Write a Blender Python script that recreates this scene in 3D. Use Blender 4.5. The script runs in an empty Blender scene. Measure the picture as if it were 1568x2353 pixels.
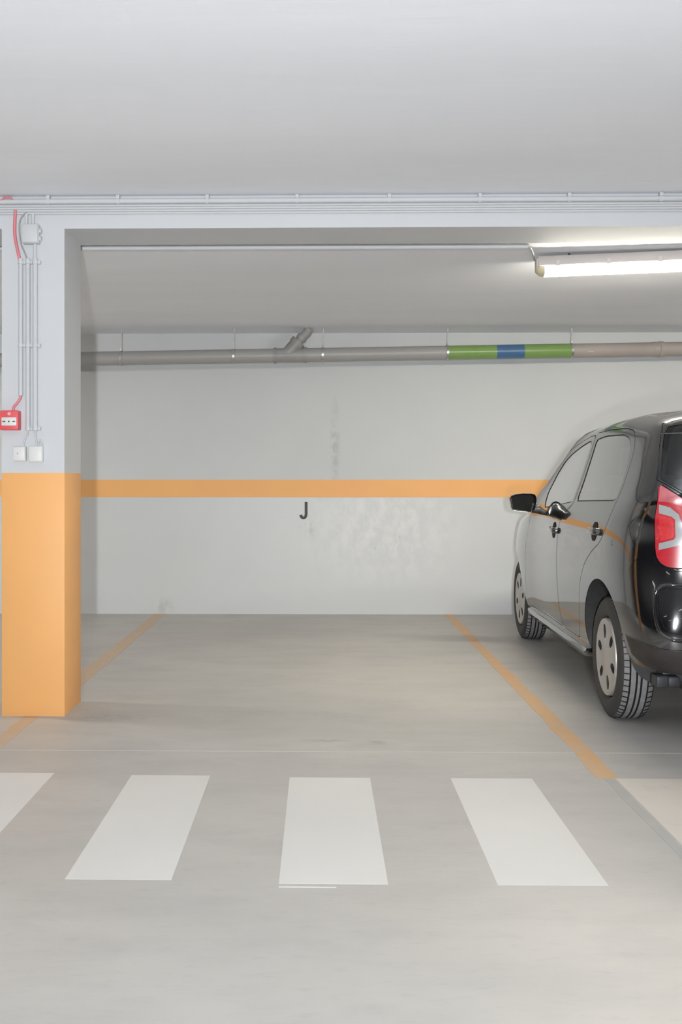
import bpy, bmesh, math, random
import numpy as np
from mathutils import Vector, Matrix
from mathutils.geometry import delaunay_2d_cdt

PI = math.pi
random.seed(4)
scene = bpy.context.scene
C = scene.collection

# ------------------------------------------------------------------ materials
class NT:
    def __init__(self, name):
        self.m = bpy.data.materials.new(name)
        self.m.use_nodes = True
        self.t = self.m.node_tree
        self.b = self.t.nodes['Principled BSDF']
        self.out = self.t.nodes['Material Output']

    def n(self, kind, **kw):
        nd = self.t.nodes.new(kind)
        for k, v in kw.items():
            setattr(nd, k, v)
        return nd

    def link(self, a, b):
        self.t.links.new(a, b)

    def val(self, sock, v):
        if hasattr(v, 'is_output'):
            self.link(v, sock)
        else:
            sock.default_value = v

    def math(self, op, a, b=None, clamp=False):
        nd = self.n('ShaderNodeMath', operation=op, use_clamp=clamp)
        self.val(nd.inputs[0], a)
        if b is not None:
            self.val(nd.inputs[1], b)
        return nd.outputs[0]

    def coords(self, scale=(1, 1, 1), loc=(0, 0, 0)):
        tc = self.n('ShaderNodeTexCoord')
        mp = self.n('ShaderNodeMapping')
        mp.inputs['Scale'].default_value = scale
        mp.inputs['Location'].default_value = loc
        self.link(tc.outputs['Object'], mp.inputs['Vector'])
        return mp.outputs[0]

    def noise(self, scale, detail=4, stretch=(1, 1, 1), rough=0.55):
        nz = self.n('ShaderNodeTexNoise')
        nz.inputs['Scale'].default_value = scale
        nz.inputs['Detail'].default_value = detail
        nz.inputs['Roughness'].default_value = rough
        self.link(self.coords(stretch), nz.inputs['Vector'])
        return nz.outputs['Fac']

    def ramp(self, fac, a, b):
        mr = self.n('ShaderNodeMapRange', clamp=True)
        self.val(mr.inputs[0], fac)
        mr.inputs[1].default_value = a
        mr.inputs[2].default_value = b
        return mr.outputs[0]

    def mix(self, fac, a, b):
        mx = self.n('ShaderNodeMix', data_type='RGBA')
        self.val(mx.inputs[0], fac)
        for s, v in ((6, a), (7, b)):
            if hasattr(v, 'is_output'):
                self.link(v, mx.inputs[s])
            else:
                mx.inputs[s].default_value = (*v, 1)
        return mx.outputs[2]

    def blob(self, cx, cy, rx, ry, ax=(0, 1)):
        """soft elliptical mask in object space on two axes"""
        tc = self.n('ShaderNodeTexCoord')
        sx = self.n('ShaderNodeSeparateXYZ')
        self.link(tc.outputs['Object'], sx.inputs[0])
        a = self.math('DIVIDE', self.math('SUBTRACT', sx.outputs[ax[0]], cx), rx)
        b = self.math('DIVIDE', self.math('SUBTRACT', sx.outputs[ax[1]], cy), ry)
        d = self.math('SQRT', self.math('ADD', self.math('MULTIPLY', a, a), self.math('MULTIPLY', b, b)))
        return self.ramp(d, 1.0, 0.3)

    def axis(self, i):
        tc = self.n('ShaderNodeTexCoord')
        sx = self.n('ShaderNodeSeparateXYZ')
        self.link(tc.outputs['Object'], sx.inputs[0])
        return sx.outputs[i]

    def bump(self, h, strength=0.2, dist=0.01):
        bp = self.n('ShaderNodeBump')
        bp.inputs['Strength'].default_value = strength
        bp.inputs['Distance'].default_value = dist
        self.link(h, bp.inputs['Height'])
        self.link(bp.outputs[0], self.b.inputs['Normal'])


def simple(name, col, rough=0.5, metal=0.0, var=0.06, scale=8.0, coat=0.0, coatr=0.03, spec=0.5, stretch=(1, 1, 1)):
    k = NT(name)
    k.b.inputs['Roughness'].default_value = rough
    k.b.inputs['Metallic'].default_value = metal
    k.b.inputs['Coat Weight'].default_value = coat
    k.b.inputs['Coat Roughness'].default_value = coatr
    k.b.inputs['Specular IOR Level'].default_value = spec
    f = k.noise(scale, 3, stretch)
    lo = tuple(c * (1 - var) for c in col)
    hi = tuple(min(1, c * (1 + var)) for c in col)
    k.link(k.mix(k.ramp(f, 0.3, 0.7), lo, hi), k.b.inputs['Base Color'])
    return k.m


ORANGE = (0.86, 0.44, 0.155)
WALL = (0.585, 0.602, 0.608)
CEIL = (0.83, 0.85, 0.895)


def mat_ceiling():
    k = NT('ceiling_paint')
    f = k.noise(0.9, 5, (0.5, 2.2, 1))
    g = k.noise(7, 4, (0.35, 3.0, 1))
    col = k.mix(k.ramp(f, 0.3, 0.72), tuple(c * 0.972 for c in CEIL), tuple(c * 1.03 for c in CEIL))
    col = k.mix(k.math('MULTIPLY', k.ramp(g, 0.55, 0.8), 0.25), col, tuple(c * 1.08 for c in CEIL))
    k.link(col, k.b.inputs['Base Color'])
    k.b.inputs['Roughness'].default_value = 0.75
    k.bump(g, 0.10, 0.01)
    return k.m


def mat_wall():
    """painted concrete: matt above the band, a glossier coat with a chalky damp patch below it"""
    k = NT('wall_paint')
    f = k.noise(1.3, 5)
    col = k.mix(k.ramp(f, 0.3, 0.7), tuple(c * 0.975 for c in WALL), tuple(c * 1.02 for c in WALL))
    z = k.axis(2)
    low = k.ramp(z, 1.02, 0.98)
    fine = k.noise(22, 6, (1, 1, 0.6), 0.7)
    fine2 = k.noise(9, 6, (1.2, 1, 0.8), 0.65)
    patch = k.blob(0.55, 0.72, 0.75, 0.55, (0, 2))
    pm = k.math('MULTIPLY', k.math('MULTIPLY', patch, low), k.ramp(fine2, 0.42, 0.62))
    col = k.mix(k.math('MULTIPLY', pm, 0.75), col, (0.70, 0.70, 0.69))
    spk = k.math('MULTIPLY', k.math('MULTIPLY', patch, low), k.ramp(fine, 0.60, 0.72))
    col = k.mix(k.math('MULTIPLY', spk, 0.6), col, (0.38, 0.37, 0.355))
    # damp crack rising from the band
    cr = k.math('MULTIPLY', k.blob(0.13, 1.42, 0.05, 0.46, (0, 2)), k.ramp(k.noise(16, 5), 0.40, 0.60))
    col = k.mix(k.math('MULTIPLY', cr, 0.45), col, (0.36, 0.37, 0.37))
    cr2 = k.math('MULTIPLY', k.blob(0.0, 0.75, 0.10, 0.45, (0, 2)), k.ramp(k.noise(12, 5, (1, 1, .4)), 0.45, 0.62))
    col = k.mix(k.math('MULTIPLY', cr2, 0.22), col, (0.40, 0.40, 0.39))
    # scuffs beside the floor and the letter
    s1 = k.math('MULTIPLY', k.blob(-1.32, 0.06, 0.14, 0.10, (0, 2)), k.ramp(fine2, 0.45, 0.6))
    s2 = k.math('MULTIPLY', k.blob(-0.10, 0.72, 0.10, 0.12, (0, 2)), k.ramp(fine, 0.52, 0.62))
    col = k.mix(k.math('MULTIPLY', k.math('ADD', s1, s2, True), 0.35), col, (0.33, 0.33, 0.33))
    k.link(col, k.b.inputs['Base Color'])
    r = k.math('SUBTRACT', 0.75, k.math('MULTIPLY', low, 0.33))
    k.link(r, k.b.inputs['Roughness'])
    hgt = k.math('ADD', k.math('MULTIPLY', f, 0.5), k.math('MULTIPLY', k.math('MULTIPLY', fine2, patch), 0.6))
    k.bump(hgt, 0.18, 0.012)
    return k.m


def mat_floor():
    k = NT('floor_concrete')
    base = (0.462, 0.449, 0.421)
    f = k.noise(0.8, 6, (1, 1.4, 1))
    g = k.noise(3.2, 6, (0.7, 1.6, 1), 0.65)
    col = k.mix(k.ramp(f, 0.28, 0.72), tuple(c * 0.91 for c in base), tuple(c * 1.07 for c in base))
    col = k.mix(k.math('MULTIPLY', k.ramp(g, 0.45, 0.68), 0.5), col, (0.375, 0.367, 0.352))
    warm = k.ramp(k.noise(0.55, 3), 0.45, 0.75)
    col = k.mix(k.math('MULTIPLY', warm, 0.22), col, (0.52, 0.47, 0.42))
    fine = k.noise(24, 5, (0.5, 1.5, 1), 0.7)
    col = k.mix(k.math('MULTIPLY', k.ramp(fine, 0.55, 0.74), 0.38), col, (0.33, 0.322, 0.31))
    # the bay itself carries more tyre dirt than the aisle
    bay = k.ramp(k.axis(1), 3.9, 6.5)
    col = k.mix(k.math('MULTIPLY', k.math('MULTIPLY', bay, k.ramp(k.noise(2.2, 5, (0.6, 1, 1)), 0.3, 0.75)), 0.14), col, (0.36, 0.35, 0.325))
    for (cx, cy, rx, ry, s) in ((0.245, 4.29, 0.07, 0.05, .50), (0.02, 4.32, 0.14, 0.035, .45), (-1.0, 4.72, 0.30, 0.10, .28),
                                (-0.45, 7.4, 0.45, 0.4, .12), (-1.0, 7.6, 0.3, 0.5, .10), (0.35, 5.1, 0.25, 0.12, .15)):
        bl = k.math('MULTIPLY', k.blob(cx, cy, rx, ry), k.ramp(k.noise(18, 4, (1, 1.5, 1)), 0.36, 0.58))
        col = k.mix(k.math('MULTIPLY', bl, s), col, (0.24, 0.235, 0.225))
    k.link(col, k.b.inputs['Base Color'])
    rr = k.n('ShaderNodeMapRange')
    k.link(g, rr.inputs[0])
    rr.inputs[3].default_value = 0.40
    rr.inputs[4].default_value = 0.56
    k.link(rr.outputs[0], k.b.inputs['Roughness'])
    k.bump(k.math('ADD', fine, g), 0.06, 0.006)
    return k.m


def mat_worn(name, col, back, lo=0.60, hi=0.75, amt=0.6, scale=14, rough=0.55):
    """paint on the floor, worn through to the concrete in places"""
    k = NT(name)
    f = k.noise(scale, 6, (0.8, 1.2, 1), 0.7)
    g = k.noise(1.7, 4)
    c = k.mix(k.ramp(g, 0.3, 0.7), tuple(v * 0.965 for v in col), tuple(v * 1.03 for v in col))
    c = k.mix(k.math('MULTIPLY', k.ramp(f, lo, hi), amt), c, back)
    k.link(c, k.b.inputs['Base Color'])
    k.b.inputs['Roughness'].default_value = rough
    k.bump(f, 0.05, 0.004)
    return k.m


def mat_glass(name, tint, gain=2.0, rough=0.0):
    """a sheet of tinted glass: index reflection multiplied by a gain to brighten the panes, the rest goes straight through"""
    k = NT(name)
    t = k.t
    t.nodes.remove(k.b)
    tr = k.n('ShaderNodeBsdfTransparent')
    tr.inputs[0].default_value = (*tint, 1)
    gl = k.n('ShaderNodeBsdfGlossy')
    gl.inputs['Roughness'].default_value = rough
    fr = k.n('ShaderNodeFresnel')
    fr.inputs[0].default_value = 1.52
    mx = k.n('ShaderNodeMixShader')
    k.link(k.math('MULTIPLY', fr.outputs[0], gain, True), mx.inputs[0])  # reflection boosted beyond what real glass gives, so the windows look paler
    k.link(tr.outputs[0], mx.inputs[1])
    k.link(gl.outputs[0], mx.inputs[2])
    k.link(mx.outputs[0], k.out.inputs[0])
    return k.m


def mat_emit(name, col, strength):
    k = NT(name)
    k.b.inputs['Base Color'].default_value = (0.8, 0.78, 0.7, 1)
    k.b.inputs['Emission Color'].default_value = (*col, 1)
    k.b.inputs['Emission Strength'].default_value = strength
    k.b.inputs['Roughness'].default_value = 0.3
    return k.m


M = {}
M['ceiling'] = mat_ceiling()
M['wall'] = mat_wall()
M['pillar'] = simple('pillar_paint', (0.585, 0.602, 0.62), 0.7, var=0.02, scale=2)
M['orange'] = simple('orange_paint', ORANGE, 0.55, var=0.025, scale=2.5)
M['floor'] = mat_floor()
M['stripe'] = mat_worn('white_road_paint', (0.635, 0.625, 0.60), (0.52, 0.51, 0.485), 0.66, 0.8, 0.5, 12)
M['stripe_dirty'] = mat_worn('dirty_white_road_paint', (0.62, 0.575, 0.52), (0.46, 0.45, 0.42), 0.55, 0.72, 0.55, 9)
M['line'] = mat_worn('orange_road_paint', (0.60, 0.37, 0.185), (0.50, 0.45, 0.385), 0.44, 0.72, 0.75, 11)
M['line_faint'] = mat_worn('faded_orange_road_paint', (0.525, 0.375, 0.235), (0.485, 0.45, 0.405), 0.42, 0.70, 0.75, 11)
M['greyline'] = mat_worn('grey_cover_paint', (0.40, 0.397, 0.382), (0.46, 0.45, 0.43), 0.5, 0.7, 0.6, 10)
M['conduit'] = simple('painted_conduit', (0.57, 0.583, 0.597), 0.7, var=0.02, scale=3)
M['boxgrey'] = simple('painted_junction_box', (0.57, 0.583, 0.595), 0.5, var=0.015)
M['white'] = simple('white_plastic', (0.70, 0.70, 0.685), 0.4, var=0.015)
M['red'] = simple('red_plastic', (0.74, 0.10, 0.115), 0.4, var=0.03)
M['redcable'] = simple('red_cable_sheath', (0.70, 0.22, 0.25), 0.5, var=0.05)
M['greycable'] = simple('grey_cable_sheath', (0.33, 0.35, 0.36), 0.5, var=0.05)
M['black'] = simple('black_marking', (0.035, 0.035, 0.035), 0.6, var=0.1)
M['letter'] = simple('dark_letter_paint', (0.055, 0.055, 0.055), 0.6, var=0.15, scale=30)
M['pipe'] = simple('grey_drain_pipe', (0.345, 0.338, 0.330), 0.42, var=0.07, scale=2.5, stretch=(0.4, 1, 1))
M['pipe_brown'] = simple('dusty_brown_drain_pipe', (0.37, 0.33, 0.305), 0.45, var=0.06, scale=2.5)
M['fitting'] = simple('pipe_fitting_plastic', (0.30, 0.293, 0.288), 0.45, var=0.1, scale=9)
M['green'] = simple('green_marking_tape', (0.205, 0.335, 0.105), 0.28, var=0.04)
M['blue'] = simple('blue_marking_tape', (0.065, 0.155, 0.30), 0.28, var=0.04)
M['zinc'] = simple('galvanised_steel', (0.55, 0.55, 0.54), 0.35, metal=0.85, var=0.1, scale=20)
M['sticker'] = simple('pale_sticker', (0.55, 0.48, 0.44), 0.5, var=0.05)
M['lampbody'] = simple('lamp_body_plastic', (0.62, 0.575, 0.555), 0.5, var=0.03)
M['lampend'] = simple('yellowed_lamp_end', (0.66, 0.60, 0.42), 0.35, var=0.04)
E_BAY, E_AISLE, P_FLASH, P_UP = 210.0, 4.0, 660.0, 345.0
M['tube'] = mat_emit('lit_lamp_cover', (1.0, 0.96, 0.895), E_BAY)
M['dimtube'] = mat_emit('lit_warm_lamp_cover', (1.0, 0.93, 0.79), E_BAY * 0.60)
M['aisletube'] = mat_emit('lit_aisle_lamp_cover', (1.0, 0.965, 0.92), E_AISLE)
# car
M['paint'] = simple('black_car_paint', (0.0075, 0.0075, 0.009), 0.12, var=0.03, coat=1.0, coatr=0.015, spec=0.5)
M['paint'].node_tree.nodes['Principled BSDF'].inputs['Coat IOR'].default_value = 1.85
M['plastic'] = simple('black_trim_plastic', (0.05, 0.05, 0.052), 0.45, var=0.15, scale=40)
M['valance'] = simple('matt_black_valance', (0.030, 0.026, 0.024), 0.5, var=0.3, scale=14)
M['seal'] = simple('rubber_window_seal', (0.014, 0.013, 0.012), 0.5, var=0.1)
M['gap'] = simple('dark_panel_gap', (0.004, 0.004, 0.004), 0.8, var=0.1)  # panel gaps, and the painted shade of the handle recesses
M['glass'] = mat_glass('side_window_glass', (0.66, 0.72, 0.68), 2.8)
M['reargass'] = mat_glass('dark_rear_glass', (0.32, 0.38, 0.37), 2.0)
M['mirrorglass'] = simple('mirror_glass', (0.62, 0.66, 0.63), 0.02, metal=1.0, var=0.0)
M['lens'] = simple('red_lamp_lens', (0.50, 0.022, 0.035), 0.25, var=0.12, scale=30, coat=1.0, coatr=0.03)
M['lensdark'] = simple('bright_red_lamp_lens', (0.62, 0.03, 0.035), 0.3, var=0.2, scale=60, coat=1.0, coatr=0.03)
M['lensgrey'] = simple('clear_lamp_band', (0.36, 0.375, 0.38), 0.25, var=0.06, coat=1.0, coatr=0.03)
M['lenspink'] = simple('pale_red_lamp_lens', (0.55, 0.14, 0.16), 0.25, var=0.25, scale=9, coat=1.0, coatr=0.03)
M['sidewall'] = simple('tyre_sidewall', (0.042, 0.040, 0.038), 0.7, var=0.12, scale=10)
M['tread'] = simple('dusty_tyre_tread', (0.235, 0.23, 0.232), 0.85, var=0.15, scale=40)
M['groove'] = simple('tyre_groove', (0.012, 0.012, 0.012), 0.9, var=0.1)
M['hubcap'] = simple('silver_hubcap_plastic', (0.47, 0.45, 0.425), 0.38, metal=0.35, var=0.03)
M['steel'] = simple('dark_wheel_steel', (0.03, 0.03, 0.03), 0.6, var=0.1)
M['seat'] = simple('grey_seat_fabric', (0.22, 0.225, 0.22), 0.9, var=0.1, scale=60)
M['dash'] = simple('dark_dashboard', (0.04, 0.04, 0.042), 0.6, var=0.1)
M['headlamp'] = simple('headlamp_lens', (0.5, 0.5, 0.5), 0.1, var=0.1, coat=1.0)
M['muffler'] = simple('muffler_steel', (0.035, 0.036, 0.040), 0.45, metal=0.0, var=0.2, scale=20)


# ------------------------------------------------------------------ object helpers
def link(o, parent=None):
    C.objects.link(o)
    if parent is not None:
        o.parent = parent
    return o


def mesh_obj(name, verts, faces, mats, parent=None, smooth=False, idx=None, normals=None, sharp=None):
    me = bpy.data.meshes.new(name)
    me.from_pydata([tuple(v) for v in verts], [], [tuple(f) for f in faces])
    if not isinstance(mats, (list, tuple)):
        mats = [mats]
    for m in mats:
        me.materials.append(m)
    if idx is not None:
        me.polygons.foreach_set('material_index', idx)
    if smooth:
        me.polygons.foreach_set('use_smooth', [True] * len(me.polygons))
        if sharp:
            me.set_sharp_from_angle(angle=math.radians(sharp))
    me.update()
    if normals is not None:
        me.normals_split_custom_set_from_vertices([tuple(n) for n in normals])
    return link(bpy.data.objects.new(name, me), parent)


def bm_obj(name, bm, mat, parent=None, smooth=False, sharp=40):
    me = bpy.data.meshes.new(name)
    bmesh.ops.recalc_face_normals(bm, faces=bm.faces)
    bm.to_mesh(me)
    bm.free()
    for m in (mat if isinstance(mat, (list, tuple)) else [mat]):
        me.materials.append(m)
    if smooth:
        me.polygons.foreach_set('use_smooth', [True] * len(me.polygons))
        me.set_sharp_from_angle(angle=math.radians(sharp))
    return link(bpy.data.objects.new(name, me), parent)


def add_box(bm, lo, hi, bevel=0.0, seg=2, mi=0):
    r = bmesh.ops.create_cube(bm, size=1.0)
    vs = r['verts']
    for v in vs:
        v.co = Vector((lo[i] + (v.co[i] + 0.5) * (hi[i] - lo[i]) for i in range(3)))
    fs = {f for v in vs for f in v.link_faces}
    if bevel > 0:
        es = list({e for v in vs for e in v.link_edges})
        rb = bmesh.ops.bevel(bm, geom=es, offset=bevel, segments=seg, affect='EDGES', profile=0.5)
        fs = set(rb['faces']) | {f for f in fs if f.is_valid}
    for f in fs:
        if f.is_valid:
            f.material_index = mi


def add_tube(bm, pts, r, seg=16, caps=True, mi=0, radii=None):
    pts = [Vector(p) for p in pts]
    rings = []
    up = None
    for i, p in enumerate(pts):
        d = (pts[min(i + 1, len(pts) - 1)] - pts[max(i - 1, 0)]).normalized()
        if up is None:
            up = Vector((0, 0, 1)) if abs(d.z) < 0.9 else Vector((0, 1, 0))
        s = d.cross(up).normalized()
        up = s.cross(d).normalized()
        rr = radii[i] if radii else r
        rings.append([bm.verts.new(p + (s * math.cos(a) + up * math.sin(a)) * rr)
                      for a in (2 * PI * k / seg for k in range(seg))])
    for a, b in zip(rings, rings[1:]):
        for k in range(seg):
            f = bm.faces.new((a[k], a[(k + 1) % seg], b[(k + 1) % seg], b[k]))
            f.material_index = mi
    if caps:
        bm.faces.new(rings[0][::-1]).material_index = mi
        bm.faces.new(rings[-1]).material_index = mi


def smooth_path(pts, n=10):
    pts = [Vector(p) for p in pts]
    P = [pts[0] * 2 - pts[1]] + pts + [pts[-1] * 2 - pts[-2]]
    out = []
    for i in range(1, len(P) - 2):
        a, b, c, d = P[i - 1:i + 3]
        for k in range(n):
            t = k / n
            out.append(0.5 * ((2 * b) + (c - a) * t + (2 * a - 5 * b + 4 * c - d) * t * t + (3 * b - a - 3 * c + d) * t ** 3))
    out.append(pts[-1])
    return out


def add_prism(bm, poly, axis, a, b, mi=0):
    """extrude a 2-D outline along an axis (0=x,1=y,2=z) from a to b"""
    def pt(p, t):
        q = [0, 0, 0]
        o = [i for i in range(3) if i != axis]
        q[axis] = t
        q[o[0]], q[o[1]] = p
        return q
    A = [bm.verts.new(pt(p, a)) for p in poly]
    B = [bm.verts.new(pt(p, b)) for p in poly]
    n = len(poly)
    for i in range(n):
        bm.faces.new((A[i], A[(i + 1) % n], B[(i + 1) % n], B[i])).material_index = mi
    bm.faces.new(A[::-1]).material_index = mi
    bm.faces.new(B).material_index = mi


def box_obj(name, lo, hi, mat, parent=None, bevel=0.0):
    bm = bmesh.new()
    add_box(bm, lo, hi, bevel)
    return bm_obj(name, bm, mat, parent, smooth=bevel > 0)


def tube_obj(name, pts, r, mat, parent=None, seg=16):
    bm = bmesh.new()
    add_tube(bm, pts, r, seg)
    return bm_obj(name, bm, mat, parent, smooth=True)


def tag(o, label, cat, group=None, kind=None):
    o['label'] = label
    o['category'] = cat
    if group:
        o['group'] = group
    if kind:
        o['kind'] = kind
    return o


def thing(name, label, cat, loc=(0, 0, 0), rotz=0.0, group=None):
    o = bpy.data.objects.new(name, None)
    o.empty_display_size = 0.1
    link(o)
    o.location = loc
    o.rotation_euler = (0, 0, rotz)
    return tag(o, label, cat, group)


def struct(o, label=None):
    o['kind'] = 'structure'
    if label:
        o['label'] = label
        o['category'] = o.name.split('_')[0]
    return o


# ------------------------------------------------------------------ the setting
WY = 8.455                       # back wall
PY0, PY1 = 4.746, 5.07           # pillar and beam, front and back face
PX0, PX1 = -1.516, -1.216
ZB = 2.322                       # underside of the beam
ZC, ZCB = 2.475, 2.373           # aisle ceiling, bay ceiling
X0, X1, Y0 = -24.0, 12.0, -18.0

struct(box_obj('floor', (X0 - .2, Y0 - .2, -0.2), (X1 + .2, WY + .2, 0), M['floor']), 'grey concrete garage floor')
wb = struct(box_obj('wall_back', (X0, WY, 0), (X1, WY + .2, ZC), M['wall']), 'grey painted back wall with an orange band')
box_obj('orange_band', (X0, WY - 0.0015, 0.988), (X1, WY + 0.01, 1.136), M['orange'], wb)
struct(box_obj('wall_left', (X0 - .2, Y0, 0), (X0, WY, ZC), M['wall']), 'grey side wall of the garage on the left')
struct(box_obj('wall_right', (X1, Y0, 0), (X1 + .2, WY, ZC), M['wall']), 'grey side wall of the garage on the right')
struct(box_obj('wall_front', (X0, Y0 - .2, 0), (X1, Y0, ZC), M['wall']), 'grey garage wall behind the camera')
struct(box_obj('ceiling', (X0 - .2, Y0 - .2, ZC), (X1 + .2, PY0 + .01, ZC + .2), M['ceiling']), 'pale painted concrete ceiling over the aisle')
struct(box_obj('ceiling', (X0 - .2, PY1 - .01, ZCB), (X1 + .2, WY + .2, ZCB + .302), M['ceiling']), 'lower painted concrete ceiling over the parking bays')
struct(box_obj('beam', (X0, PY0, ZB), (X1, PY1, ZC + .2), M['pillar']), 'pale concrete beam above the front of the bays')
pl = struct(box_obj('pillar', (PX0, PY0, 0), (PX1, PY1, ZB), M['pillar']), 'square concrete pillar with its lower half painted orange')
box_obj('painted_base', (PX0 - .0012, PY0 - .0012, 0), (PX1 + .0012, PY1 + .0012, 1.161), M['orange'], pl, bevel=0.004)

# ------------------------------------------------------------------ road paint
def quad_paint(name, quads, mat, z=0.0006):
    bm = bmesh.new()
    for q in quads:
        add_prism(bm, q, 2, 0.0, z)
    return bm_obj(name, bm, mat)


SX = [(-1.318, -1.017), (-0.716, -0.416), (-0.1135, 0.190), (0.493, 0.798), (1.113, 1.418)]
SYF = [3.818, 3.796, 3.778, 3.778, 3.784]
SYN = [2.805, 2.799, 2.778, 2.780, 2.784]
SL = ['white crossing stripe cut by the frame edge below the orange pillar',
      'white crossing stripe just right of the one cut off below the pillar',
      'middle white crossing stripe with a thin stray paint line below it',
      'white crossing stripe between the middle one and the dirty one behind the car',
      'dirty cream crossing stripe starting at the end of the orange line by the car']
for i, (a, b) in enumerate(SX):
    o = quad_paint('crossing_stripe', [[(a, SYN[i]), (b, SYN[i]), (b, SYF[i]), (a, SYF[i])]], M['stripe_dirty' if i == 4 else 'stripe'])
    tag(o, SL[i], 'road marking', 'crossing stripes across the aisle floor')
o = quad_paint('paint_streak', [[(-0.112, 2.752), (0.045, 2.751), (0.046, 2.759), (-0.113, 2.762)]], M['stripe'])
tag(o, 'thin stray white paint line just below the middle crossing stripe', 'road marking')


def wobbly(x0, x1, ya, yb, n=24, w=0.006):
    L, R = [], []
    for i in range(n + 1):
        y = ya + (yb - ya) * i / n
        L.append((x0 + random.uniform(-w, w), y))
        R.append((x1 + random.uniform(-w, w), y))
    return L + R[::-1]


o = quad_paint('bay_line', [wobbly(-1.40, -1.305, PY1 + .002, WY - .004), wobbly(-1.408, -1.337, 3.82, PY0 - .002, 10)], M['line_faint'], 0.0009)
tag(o, 'faded orange bay line on the floor running under the pillar', 'road marking', 'orange bay lines')
o = quad_paint('bay_line', [wobbly(1.048, 1.124, 3.787, WY - .004)], M['line'], 0.0009)
tag(o, 'bright orange bay line on the floor beside the black car', 'road marking', 'orange bay lines')
o = quad_paint('grey_line', [wobbly(1.068, 1.104, 2.2, 3.78, 14, 0.004)], M['greyline'], 0.0009)
tag(o, 'grey painted-over line continuing the orange line towards the camera', 'road marking')
o = quad_paint('floor_joint', [[(X0, 4.141), (X1, 4.141), (X1, 4.146), (X0, 4.146)]], simple('pale_joint_filler', (0.55, 0.54, 0.51), 0.6), 0.0005)
struct(o, 'thin pale joint line across the floor')
o['category'] = 'floor'

# ------------------------------------------------------------------ conduits along the beam
def conduit_x(r, z, y, label, xs, clips=None, x0=X0 + .05, x1=X1 - .05):
    t = thing('cable_conduit', label, 'conduit', (0, y, z), 0, 'conduits along the beam')
    tube_obj('tube', [(x0, 0, 0), (x1, 0, 0)], r, M['conduit'], t)
    for cx in xs:
        bm = bmesh.new()
        add_tube(bm, [(cx - .008, 0, 0), (cx + .008, 0, 0)], r + .003, 16)
        add_box(bm, (cx - .009, -.016, r - .004), (cx + .009, .010, r + .0138), 0.003)
        bm_obj('clip', bm, M['conduit'], t, smooth=True)
    return t


cl = [-1.288, -0.956, -0.532, -0.107, 0.328, 0.754, 1.173, 1.602]
conduit_x(0.0125, 2.4475, PY0 - .0175, 'thick painted conduit with clips, topmost along the beam', cl)
for i, lb in enumerate(['thin painted conduit directly under the thick clipped conduit', 'second thin painted conduit under the thick clipped conduit',
                        'third thin painted conduit under the thick clipped conduit', 'lowest thin painted conduit along the face of the beam']):
    conduit_x(0.0058, 2.4290 - i * 0.0118, PY0 - .0068, lb, [])
o = tube_obj('red_cable', smooth_path([(-1.525, PY0 - .02, 2.441), (-1.50, PY0 - .03, 2.458), (-1.485, PY0 - .036, 2.4625), (-1.466, PY0 - .036, 2.4605), (-1.455, PY0 - .033, 2.455)]), 0.0045, M['redcable'])
tag(o, 'short red cable loop lying over the conduits at the top of the pillar', 'cable')

# pillar equipment -------------------------------------------------------
def conduit_z(x, z0, z1, r, label, clipz):
    t = thing('vertical_conduit', label, 'conduit', (x, PY0 - r - .002, z0), 0, 'vertical conduits on the pillar')
    tube_obj('tube', [(0, 0, 0), (0, 0, z1 - z0)], r, M['conduit'], t)
    for cz in clipz:
        bm = bmesh.new()
        add_tube(bm, [(0, 0, cz - z0 - .008), (0, 0, cz - z0 + .008)], r + .003, 16)
        add_box(bm, (r, -.004, cz - z0 - .008), (r + .014, r + .0015, cz - z0 + .008), 0.002)
        bm_obj('clip', bm, M['conduit'], t, smooth=True)
    return t


conduit_z(-1.4215, 1.526, 2.178, 0.0105, 'painted vertical conduit on the pillar ending above the red alarm box', [2.16, 1.765])
conduit_z(-1.387, 1.36, 2.178, 0.0105, 'middle painted vertical conduit on the pillar', [2.16, 1.765, 1.37])
conduit_z(-1.352, 1.36, 2.178, 0.012, 'painted vertical conduit below the junction box on the pillar', [2.16, 1.765, 1.37])

jb = thing('junction_box', 'square painted junction box high on the pillar', 'junction box', (-1.366, PY0, 2.245))
bm = bmesh.new()
add_box(bm, (-.043, -.042, 0), (.037, 0, .092), 0.006, 3)
bm_obj('box_body', bm, M['boxgrey'], jb, smooth=True)
box_obj('cover', (-.040, -.047, .003), (.034, -.041, .089), M['boxgrey'], jb, bevel=0.004)
for zc in (.063, .025):
    tube_obj('cable_gland', [(.036, -.02, zc), (.046, -.02, zc)], 0.013, M['boxgrey'], jb, seg=8)
for xx in (-.028, .003):
    tube_obj('conduit_stub', [(xx, -.0135, .088), (xx, -.0135, 2.388 - 2.245)], 0.0075, M['conduit'], jb)
tube_obj('conduit_stub', [(.013, -.0145, .004), (.013, -.0145, 2.176 - 2.245)], 0.0075, M['conduit'], jb)

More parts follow.
